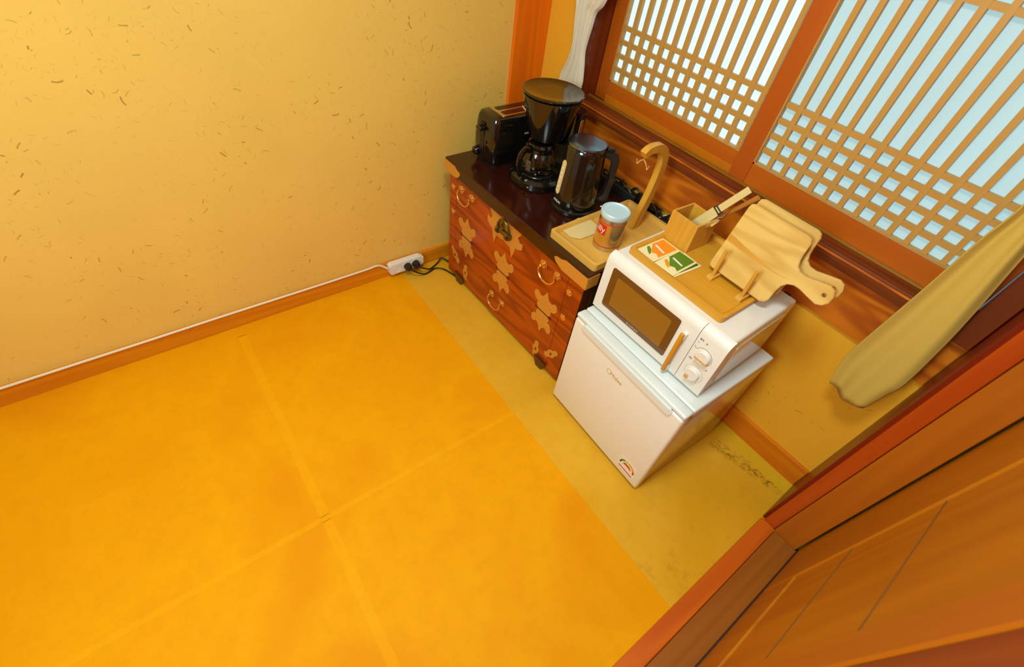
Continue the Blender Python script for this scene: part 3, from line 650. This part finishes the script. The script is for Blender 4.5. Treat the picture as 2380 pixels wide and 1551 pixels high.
for v in lt.data.vertices:     # wrap the letters round the tin
    x, y, z = v.co; t = la + x / cr * 1.0; rr = cr + .0017 + z; v.co = (rr * math.cos(t), rr * math.sin(t), .0755 + y)

# coffee filters lying in the tray
FT = thing('coffee_filter', 'flat cream paper coffee filter lying in the tray left of the tin', 'filter', (.706, -.352, .5762), .1)
fpts = [(-.035, -.045), (.020, -.052), (.045, -.030), (.052, .035), (.030, .075), (-.030, .085), (-.042, .050)]
obj('sheet', prism(fpts, 0, .0012, 'XY'), 'filter', FT); obj('seam_fold', prism([(a * .93 + .001, b_ * .93) for a, b_ in fpts], .0013, .0018, 'XY'), 'filter', FT)
SP = thing('plastic_scoop', 'small clear measuring scoop behind the tin on the tray edge', 'scoop', (.700, -.190, .5752), .3)
obj('bowl', lathe([(0, 0), (.014, .001), (.019, .006), (.021, .022), (.0195, .022), (.0175, .008), (.013, .003), (0, .0025)], 20, (0, 0)), 'cord_w', SP, True)
obj('handle', B(-.045, -.019, -.004, .004, .018, .021, .001), 'cord_w', SP)

# ================================================================ TRAY ON THE MICROWAVE AND WHAT IT HOLDS
mz = .6740
T2 = thing('serving_tray', 'wooden serving tray lying on top of the microwave', 'tray', (.953, -.405, mz), .005)
obj('tray_body', tray_mesh(.328, .298, .0175, .011, .009, .012), 'bamboo_o', T2)
tf = mz + .0092
UB = thing('utensil_box', 'square wooden utensil box standing at the back of the serving tray', 'box', (1.003, -.215, tf), -.03)
h = .0465; hh = .089; bx = bmesh.new()
for a in ((-h, h, -h, -h + .006), (-h, h, h - .006, h)): obj('side', B(a[0], a[1], a[2], a[3], 0, hh, .0008), 'bamboo_z', UB)
for a in ((-h, -h + .006, -h + .006, h - .006), (h - .006, h, -h + .006, h - .006)): obj('side', B(a[0], a[1], a[2], a[3], 0, hh, .0008), 'bamboo_z', UB)
obj('bottom', B(-h + .006, h - .006, -h + .006, h - .006, 0, .006), 'bamboo_z', UB)
KSPIN = math.radians(75)
# utensils: leaning to the right, out of the box
def lean(name, label, cat, p0, p1, group=None, spin=0):
    d = Vector(p1) - Vector(p0); t = thing(name, label, cat, p0, 0, group)
    q = d.to_track_quat('Z', 'Y') @ Matrix.Rotation(spin, 3, 'Z').to_quaternion(); t.rotation_mode = 'QUATERNION'; t.rotation_quaternion = q; return t, d.length
U1, L1 = lean('wooden_spatula', 'pale wooden flat spatula tied with black cord in the utensil box', 'spatula', (.985, -.222, tf + .010), (1.094, -.185, .893), None, KSPIN)
obj('blade', B(-.014, .014, -.0018, .0018, 0, L1 * .55, .0008), 'utensil', U1); obj('handle', B(-.0095, .0095, -.003, .003, L1 * .55, L1, .001), 'utensil', U1)
bt = bmesh.new()
for q in (0, .008): box(bt, -.0135, .0135, -.0042, .0042, L1 * .56 + q, L1 * .56 + q + .004, .001)
obj('black_tie', bt, 'rubber', U1)
obj('rivet', lathe([(0, L1 - .02), (.0022, L1 - .02), (.0022, L1 - .019)], 8), 'grey_ink', U1)
U2, L2 = lean('metal_spoon', 'shiny steel spoon resting on the rim of the utensil box', 'spoon', (1.022, -.243, tf + .030), (1.075, -.185, .815))
obj('bowl', lathe([(0, -.003), (.006, -.0026), (.012, -.0008), (.0145, .001), (.0135, .0016), (0, -.001)], 20, (0, 0), 1, 1.6), 'steel', U2, True)
ob = bpy.data.objects[U2.children[-1].name]; ob.rotation_euler = (PI / 2, 0, 0); ob.location = (0, 0, .080)
obj('handle', tube([(0, 0, 0), (0, 0, .03), (0, -.001, .060)], .0028, 8, None, 3, .5), 'steel', U2, True)
obj('neck', tube([(0, 0, .10), (0, .002, .115), (0, .006, L2)], .0022, 8, None, 3, .5), 'steel', U2, True)
U3, L3 = lean('wooden_spoon', 'tan wooden spoon leaning right behind the pale spatula', 'spoon', (.992, -.192, tf + .010), (1.118, -.165, .878))
obj('handle', tube([(0, 0, 0), (0, 0, L3 * .6), (0, 0, L3)], .0055, 10, None, 3, .6, rs=lambda t: .0045 + .003 * t), 'utensil_o', U3, True)
# sachets
def sachet(label, x, y, rz, z, ink, ink2, tilt=0):
    s = thing('drink_sachet', label, 'sachet', (x, y, z), rz, 'paper drink sachets on the serving tray')
    s.rotation_euler = (tilt, 0, rz)
    obj('packet', prism(rrect(-.033, .033, -.056, .056, .001, 1), 0, .0024, 'XY', bev=.0008), 'paper', s)
    w_ = [(-.027, .050), (.027, .050), (.027, -.030), (.012, -.022), (.000, -.030), (-.012, -.016), (-.020, -.005), (-.027, .002)]
    obj('print', prism(w_, .0024, .0028, 'XY'), ink, s)
    obj('picture', prism([(-.024, -.012), (-.010, -.020), (.002, -.034), (.004, -.042), (-.008, -.036), (-.018, -.028), (-.025, -.022)], .0024, .0029, 'XY'), ink2, s)
    obj('title_print', prism([(-.018, .012), (.020, .004), (.020, -.002), (-.018, .005)], .0028, .0031, 'XY'), 'white_ink', s)
    return s
sachet('orange printed drink sachet at the left front corner of the serving tray', .999, -.328, -.02, tf + .0004, 'orange_ink', 'green_ink')
sachet('green drink sachet lying under another green one, only its edge showing', 1.076, -.325, -.06, tf + .0004, 'dgreen_ink', 'yellow_ink')
sachet('green printed drink sachet on top, right of the orange one', 1.067, -.331, .03, tf + .0035, 'green_ink', 'yellow_ink')
# peg rack
RK = thing('board_rack', 'wooden rack with upright round pegs holding two cutting boards', 'rack', (0, 0, 0), 0)
RK.location = (1.158, -.285, tf)
for x in (0, .095):
    obj('rail', B(x - .009, x + .009, -.016, .128, .0002, .011, .001), 'bamboo', RK)
    for y in (0, .100):
        obj('peg', cyl(bmesh.new(), (x, y, .010), (x, y, .094 if y == 0 else .084), .0052, 14), 'bamboo_z', RK, True)
# cutting boards
out = [(.010, .0), (.165, .0), (.176, .006), (.181, .016), (.181, .044), (.184, .062), (.193, .074), (.206, .080), (.222, .080), (.246, .075), (.270, .071), (.283, .077), (.291, .090), (.291, .106), (.284, .119), (.270, .124), (.245, .119), (.216, .112), (.198, .113), (.186, .121), (.180, .136), (.177, .158), (.176, .178), (.170, .188), (.160, .192), (.012, .192), (.003, .188), (.0, .178), (.0, .012), (.003, .003)]
def board(label, y, off, z, tilt, th=.0125, stripe=True):
    b = thing('cutting_board', label, 'cutting board', (1.125 + off, y, z), 0, 'wooden cutting boards in the rack'); b.rotation_euler = (-tilt, 0, 0)
    hole = (.272, .099); r = .0052; n = 16
    bm = bmesh.new(); po = [bm.verts.new((x, 0, zz)) for x, zz in out]; pi_ = [bm.verts.new((hole[0] + r * math.cos(2 * PI * k / n), 0, hole[1] + r * math.sin(2 * PI * k / n))) for k in range(n)]
    eo = [bm.edges.new((po[i], po[(i + 1) % len(po)])) for i in range(len(po))]; ei = [bm.edges.new((pi_[i], pi_[(i + 1) % n])) for i in range(n)]
    rf = bmesh.ops.triangle_fill(bm, use_beauty=True, use_dissolve=False, edges=eo + ei)
    fs = [g_ for g_ in rf['geom'] if isinstance(g_, bmesh.types.BMFace)]
    ex = bmesh.ops.extrude_face_region(bm, geom=fs); vs = [g_ for g_ in ex['geom'] if isinstance(g_, bmesh.types.BMVert)]
    bmesh.ops.translate(bm, vec=(0, th, 0), verts=vs)
    bm.normal_update(); es = [e for e in bm.edges if len(e.link_faces) == 2 and e.calc_face_angle(0) > 1.2]
    bmesh.ops.bevel(bm, geom=es, offset=.0018, segments=2, affect='EDGES')
    obj('board', bm, 'board', b)
    if stripe: obj('heartwood_stripe', prism([(.0012, .082), (.04, .080), (.10, .0775), (.145, .078), (.19, .084), (.145, .082), (.10, .087), (.05, .094), (.0012, .102)], -.0002, .0006, 'XZ'), 'board_stripe', b, label='darker orange strip of heartwood')
    return b
tl_ = math.atan(.30)
board('paddle cutting board with darker stripe, front of the two in the rack', -.266, 0, tf + .0145, tl_)
board('paddle cutting board behind the striped one, nearer the window wall', -.228, .001, tf + .0190, tl_ , stripe=False)

# ================================================================ CURTAINS
def curtain(name, label, rows, y, amp, nf, mat, th=.003, seed=1, hem_w=.012):
    """rows: (z, x0, x1) from bottom to top; folds run down the cloth"""
    rnd = random.Random(seed); t = thing(name, label, 'curtain', (rows[0][1], y, rows[0][0])); n = 64; R = []
    Z = smooth_path([(r[1], r[2], r[0]) for r in rows], 5)
    bm = bmesh.new(); V = []
    for p in Z:
        row = []
        for k in range(n + 1):
            s = k / n; x = p.x + (p.y - p.x) * s
            ph = 2 * PI * nf * s + .5 * math.sin(3 * s + p.z * 3)
            yy = amp * math.sin(ph) + .35 * amp * math.sin(2.3 * ph + 1 + 4 * p.z)
            zz = p.z + (hem_w * math.sin(PI * s) * -1 if p is Z[0] else 0)
            row.append(bm.verts.new((x - rows[0][1], yy, zz - rows[0][0])))
        V.append(row)
    for a, b in zip(V, V[1:]):
        for k in range(n): bm.faces.new([a[k], a[k + 1], b[k + 1], b[k]])
    o = obj('cloth', bm, mat, t, 'all'); md_ = o.modifiers.new('s', 'SOLIDIFY'); md_.thickness = th; md_.offset = 0
    return t
curtain('curtain', 'white gathered curtain hanging left of the window above the coffee maker', [(.60, .165, .262), (.75, .175, .280), (.84, .180, .300), (.90, .205, .292), (.955, .215, .280), (1.03, .205, .288), (1.07, .200, .295), (1.11, .190, .325), (1.25, .185, .36), (1.6, .18, .40), (1.98, .18, .42)], -.052, .007, 3.2, 'curtain_w', seed=2)
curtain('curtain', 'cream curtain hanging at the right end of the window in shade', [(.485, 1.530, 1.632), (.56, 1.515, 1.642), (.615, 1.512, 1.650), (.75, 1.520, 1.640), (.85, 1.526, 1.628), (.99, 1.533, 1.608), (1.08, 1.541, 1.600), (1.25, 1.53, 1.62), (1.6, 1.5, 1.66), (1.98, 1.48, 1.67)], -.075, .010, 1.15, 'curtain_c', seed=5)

# ================================================================ POWER STRIP AND CORDS
PS = thing('power_strip', 'white power strip fixed to the left baseboard with a white lead', 'power strip', (.0135, -.742, .027), 0)
ps = obj('housing', prism(rrect(0, .160, 0, .052, .008), 0, .030, 'XZ', bev=.003, T=Matrix.Rotation(PI / 2, 4, 'Z') @ Matrix.Scale(-1, 4, (0, 1, 0))), 'white2', PS, True)
for k, y in enumerate((.036, .083, .124)):
    q = bmesh.new(); lathe([(.0195, 0), (.0195, .0015), (.0175, .0015), (.0172, -.006), (0, -.006)], 24, bm=q)
    bmesh.ops.transform(q, matrix=Matrix.Translation((.0304, y, .026)) @ Matrix.Rotation(PI / 2, 4, 'Y'), verts=q.verts[:]); so = obj('socket', q, 'white2', PS, True)
    if k == 0:
        hq = bmesh.new(); cyl(hq, (.0246, y - .006, .026), (.0252, y - .006, .026), .0028, 8); cyl(hq, (.0246, y + .006, .026), (.0252, y + .006, .026), .0028, 8); obj('socket_hole', hq, 'black_side', so)
obj('end_cap', B(.001, .030, .1602, .168, .006, .046, .003), 'white2', PS)
lead = [(.012, -.004, .030), (.004, -.030, .050), (.003, -.055, .056), (.0035, -.10, .0535), (.0035, -.3, .0525), (.0035, -.55, .0535), (.0035, -.70, .0540), (.0035, -.9, .0530), (.0035, -1.2, .0535), (.0035, -1.6, .054), (.0035, -2.2, .054)]
obj('lead', tube(lead, .0046, 8, None, 5), 'cord_w', PS, True)
for y in (-.78, -.875): obj('cord_clip', B(-.0005, .0085, y - .004, y + .004, .0492, .0512, .0005), 'grey_ink', PS)
def plug(bm, y, z=.053):
    cyl(bm, (.038, y, z), (.066, y, z), .0165, 20); 
def cord(y, path):
    owner = PS
    bpy.context.view_layer.update()
    cb_ = tube([(a, b, c) for a, b, c in path], .0036, 8, None, 6); inv = owner.matrix_world.inverted()
    bmesh.ops.transform(cb_, matrix=inv, verts=cb_.verts[:]); t = obj('power_cord', cb_, 'rubber', owner, True)
    p = bmesh.new(); lathe([(0, 0), (.0170, 0), (.0178, .010), (.0150, .024), (.008, .028), (0, .028)], 20, bm=p); bmesh.ops.transform(p, matrix=inv @ Matrix.Translation((.045, y, .053)) @ Matrix.Rotation(PI / 2, 4, 'Y'), verts=p.verts[:]); obj('plug', p, 'rubber', t, True)
cord(-.618, [(.072, -.618, .053), (.082, -.600, .044), (.075, -.570, .020), (.062, -.545, .006), (.045, -.505, .008), (.036, -.478, .022), (.050, -.462, .018), (.070, -.445, .006), (.074, -.42, .005)])
cord(-.659, [(.072, -.659, .053), (.086, -.640, .040), (.088, -.600, .012), (.078, -.560, .005), (.070, -.530, .005), (.090, -.500, .005), (.135, -.482, .005), (.180, -.470, .005), (.195, -.462, .005)])
# tangle of leads behind the chest
CB = thing('cable_bundle', 'tangle of black leads and adapter between chest and window wall', 'cables', (.64, -.026, .52))
rnd = random.Random(3)
for j in range(16):
    x0 = -.20 + j * .030
    P = [(x0 + rnd.uniform(-.03, .05), rnd.uniform(-.008, .010), -.05), (x0, rnd.uniform(-.010, .010), .02), (x0 + .02, rnd.uniform(-.012, .010), rnd.uniform(.060, .092)), (x0 + .055, rnd.uniform(-.012, .010), rnd.uniform(.055, .090)), (x0 + .08, rnd.uniform(-.010, .010), .02), (x0 + .06, .0, -.05)]
    obj('lead', tube(P, .0042, 7, None, 5), 'rubber', CB, True)
obj('adapter', B(.045, .125, -.014, .018, -.02, .074, .004, 3), 'black_side', CB, True)
obj('adapter_label', B(.065, .100, -.008, .010, .0742, .0747), 'brass_dk', CB)
obj('multi_socket', B(-.17, .03, -.014, .014, -.03, .072, .004, 3), 'rubber', CB, True)
obj('multi_socket', B(.13, .27, -.014, .014, -.03, .062, .004, 3), 'rubber', CB, True)
obj('bundle_tie', tube([(.155, -.012, .062), (.17, .0, .076), (.185, .010, .064), (.175, -.002, .05), (.158, -.012, .058)], .0014, 6, None, 4), 'cord_w', CB, True)
